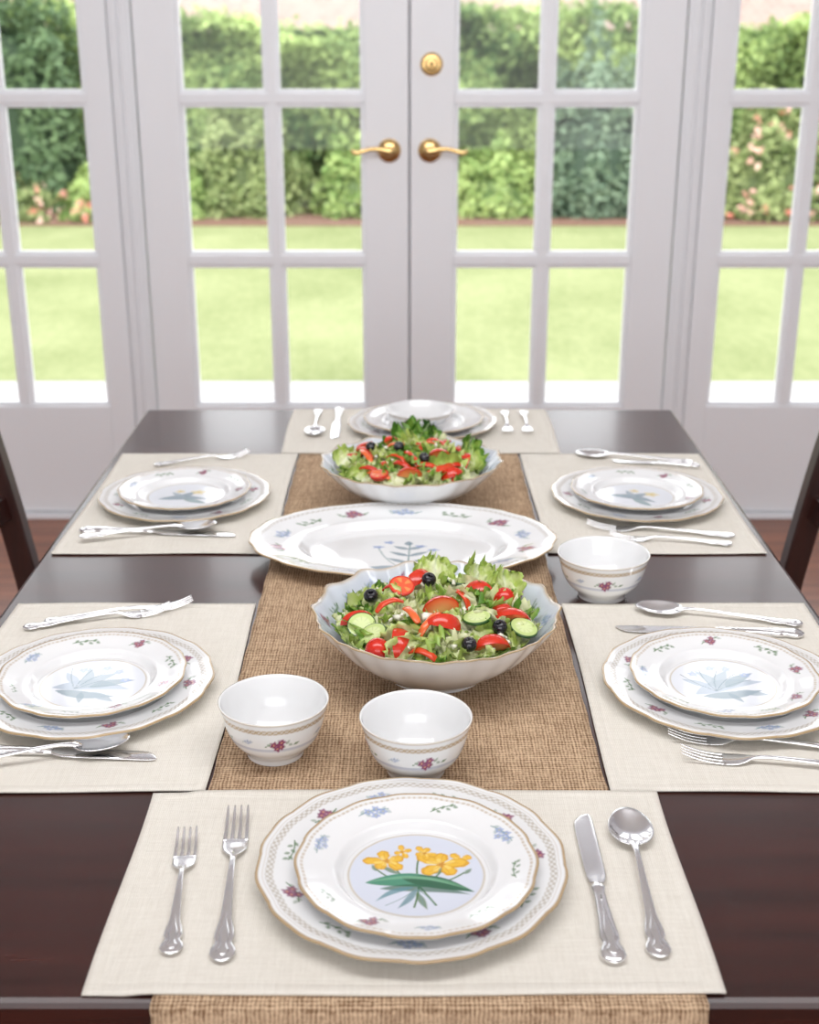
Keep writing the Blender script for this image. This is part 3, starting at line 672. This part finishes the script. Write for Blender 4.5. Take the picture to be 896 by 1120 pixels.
# ------------------------------------------------------------ garden
GZ=-.10
mb=MB(); mb.box(-9,9,4.12,6.2,GZ-.1,GZ+.0); mb.build('terrace',[M_terr],False)
mb=MB(); mb.box(-16,16,6.2,12.1,GZ-.1,GZ-.01); mb.build('lawn',[M_lawn],False)
mb=MB(); mb.box(-16,16,12.1,17,GZ-.1,GZ); mb.build('flower_bed',[M_soil],False)
mb=MB(); mb.box(-16,16,17.0,17.3,GZ+.01,2.6); mb.box(-16,16,16.95,17.35,2.6,2.68); mb.build('garden_wall',[M_brick],False)
def leaves(mb,C,Nn,size,cols,patchy=1.0):
    n=len(C); r=rng.normal(size=(n,3)); nn=Nn+.7*r; nn/=np.linalg.norm(nn,axis=1)[:,None]
    t=np.cross(nn,rng.normal(size=(n,3))); t/=np.linalg.norm(t,axis=1)[:,None]; b=np.cross(nn,t)
    s=(size*rng.uniform(.6,1.3,n))[:,None]
    V=np.stack([C-t*s,C-b*s*.5,C+t*s,C+b*s*.5],1).reshape(-1,3)
    patch=patchy*(.38*np.sin(C[:,0]*1.7+.8)*np.cos(C[:,2]*2.1+C[:,0]*.6)+.22*np.sin(C[:,0]*4.3+C[:,2]*5))
    c0,c1=np.array(cols[0]),np.array(cols[1]); k=np.clip(rng.random(n)*.8+.1+patch,-.25,1.3)[:,None]; col=np.clip(c0+(c1-c0)*k,0.012,1)
    F=np.arange(4*n).reshape(-1,4).tolist(); mb.add(V,F,np.repeat(col,4,0))
HG=(lin((92,118,66)),lin((170,190,120)))
def hedge():
    mb=MB(); n=70000
    x=rng.uniform(-8,8,n); top=lambda x:1.68+.10*np.sin(x*1.3)+.06*np.sin(x*3.1+1)
    f=rng.random(n)<.82
    z=np.where(f,rng.uniform(-.08,1,n)*top(x),top(x)+rng.normal(0,.05,n)); y=np.where(f,13.75,rng.uniform(13.75,14.6,n))
    bump=.24*np.sin(x*2.3+z*1.7)+.16*np.sin(x*5.1-z*4+2)+.10*np.sin(z*7+x*3); y=y+np.where(f,bump*-1,0)+rng.normal(0,.06,n)
    Nn=np.where(f[:,None],np.array([[0,-1,.35]]),np.array([[0,-.2,1]]))
    leaves(mb,np.stack([x,y,z],1),Nn,.05,HG)
    xs=np.linspace(-8,8,90); zs=[-.1,.3,.7,1.1,1.4,1.6]
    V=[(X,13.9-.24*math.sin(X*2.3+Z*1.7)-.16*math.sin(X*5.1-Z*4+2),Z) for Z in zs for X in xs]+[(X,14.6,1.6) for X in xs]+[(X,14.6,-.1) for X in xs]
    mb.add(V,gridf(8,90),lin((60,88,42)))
    mb.build('hedge',[M_leafy],True)
hedge()
def bush(name,c,r,cols,n,size,fl=None,nf=0):
    mb=MB(); d=rng.normal(size=(n,3)); d[:,2]=np.abs(d[:,2]); d/=np.linalg.norm(d,axis=1)[:,None]
    lf=lambda d:1+.12*np.sin(d[:,0]*9+c[0])+.12*np.sin(d[:,2]*8+d[:,1]*6)
    P=np.array(c)+d*np.array(r)*lf(d)[:,None]*rng.uniform(.85,1.05,n)[:,None]
    leaves(mb,P,d,size,cols,.5)
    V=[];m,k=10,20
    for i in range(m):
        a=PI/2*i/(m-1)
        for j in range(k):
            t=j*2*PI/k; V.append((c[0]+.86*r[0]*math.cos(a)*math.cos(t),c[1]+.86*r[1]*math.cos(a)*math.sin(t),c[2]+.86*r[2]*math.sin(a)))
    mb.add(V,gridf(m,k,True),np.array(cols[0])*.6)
    if fl:
        d=rng.normal(size=(nf,3)); d[:,2]=np.abs(d[:,2]); d[:,1]=-np.abs(d[:,1]); d/=np.linalg.norm(d,axis=1)[:,None]
        P=np.array(c)+d*np.array(r)*lf(d)[:,None]*1.03
        for p,dd in zip(P,d):
            q=rng.integers(0,len(fl)); nn=9; cc=np.array([p]*nn)+rng.normal(0,.016,(nn,3)); leaves(mb,cc,np.array([dd]*nn),.030,(np.array(fl[q])*.85,np.array(fl[q])),0)
    mb.build(name,[M_leafy],True)
DK=(lin((66,92,62)),lin((118,142,102))); BL=(lin((88,112,92)),lin((140,160,134))); LT=(lin((116,146,80)),lin((188,206,136))); OL=(lin((112,130,80)),lin((178,190,134)))
PK=[lin((238,176,158)),lin((244,200,186)),lin((230,152,134)),lin((246,214,198))]
bush('evergreen_shrub',(-3.9,12.95,GZ),(.85,.5,2.0),DK,7000,.05)
bush('evergreen_shrub',(1.78,12.95,GZ),(.52,.42,1.50),BL,5200,.042)
bush('round_shrub',(.85,12.9,GZ),(.42,.36,.62),LT,3000,.042)
bush('round_shrub',(-1.6,13.0,GZ),(.60,.40,.95),OL,4200,.045)
bush('round_shrub',(-.5,12.9,GZ),(.42,.36,.66),LT,3000,.045)
bush('round_shrub',(-2.2,12.8,GZ),(.36,.3,.40),LT,2000,.04)
bush('rose_bush',(3.50,12.8,GZ),(.62,.45,.95),OL,4600,.045,PK,60)
bush('rose_bush',(4.75,12.8,GZ),(.62,.45,1.3),LT,4600,.045,PK,60)
bush('rose_bush',(-2.98,12.6,GZ),(.38,.3,.40),LT,2400,.04,PK,30)
bush('rose_bush',(-3.75,12.55,GZ),(.46,.3,.36),OL,2400,.04,PK,36)

# ------------------------------------------------------------ light
w=bpy.data.worlds.new('World'); scene.world=w; w.use_nodes=True
bg=w.node_tree.nodes['Background']; bg.inputs[0].default_value=(.95,.975,1,1); bg.inputs[1].default_value=3.3
sun=bpy.data.lights.new('sun','SUN'); sun.energy=3.6; sun.angle=.03; sun.color=(1,.96,.88)
so=bpy.data.objects.new('sun',sun); scene.collection.objects.link(so); so.rotation_euler=(math.radians(38),0,math.radians(-20)); so.location=(0,0,8)
def area(name,loc,rot,sx,sy,p,col=(1,1,1)):
    l=bpy.data.lights.new(name,'AREA'); l.shape='RECTANGLE'; l.size=sx; l.size_y=sy; l.energy=p; l.color=col
    o=bpy.data.objects.new(name,l); scene.collection.objects.link(o); o.location=loc; o.rotation_euler=rot
area('overhead_fill',(0,1.0,2.55),(math.radians(52),0,0),2.4,1.0,46,(.96,.98,1))  # added unseen fill below the ceiling, tilted to brighten the doors
area('rear_fill',(0,-2.3,1.6),(math.radians(90),0,0),3.5,1.8,58,(.96,.98,1))  # added fill behind the camera; the wall there is solid, without a window

# ------------------------------------------------------------ camera
cam=bpy.data.cameras.new('camera'); co=bpy.data.objects.new('camera',cam); scene.collection.objects.link(co); scene.camera=co
co.location=(0,0,1.45); co.rotation_euler=(math.radians(90-19.8),0,0)
cam.sensor_fit='VERTICAL'; cam.sensor_height=36; cam.lens=1416/1120*36; cam.clip_start=.05
cam.dof.use_dof=True; cam.dof.focus_distance=1.4; cam.dof.aperture_fstop=6.0
scene.view_settings.view_transform='Standard'; scene.view_settings.exposure=0
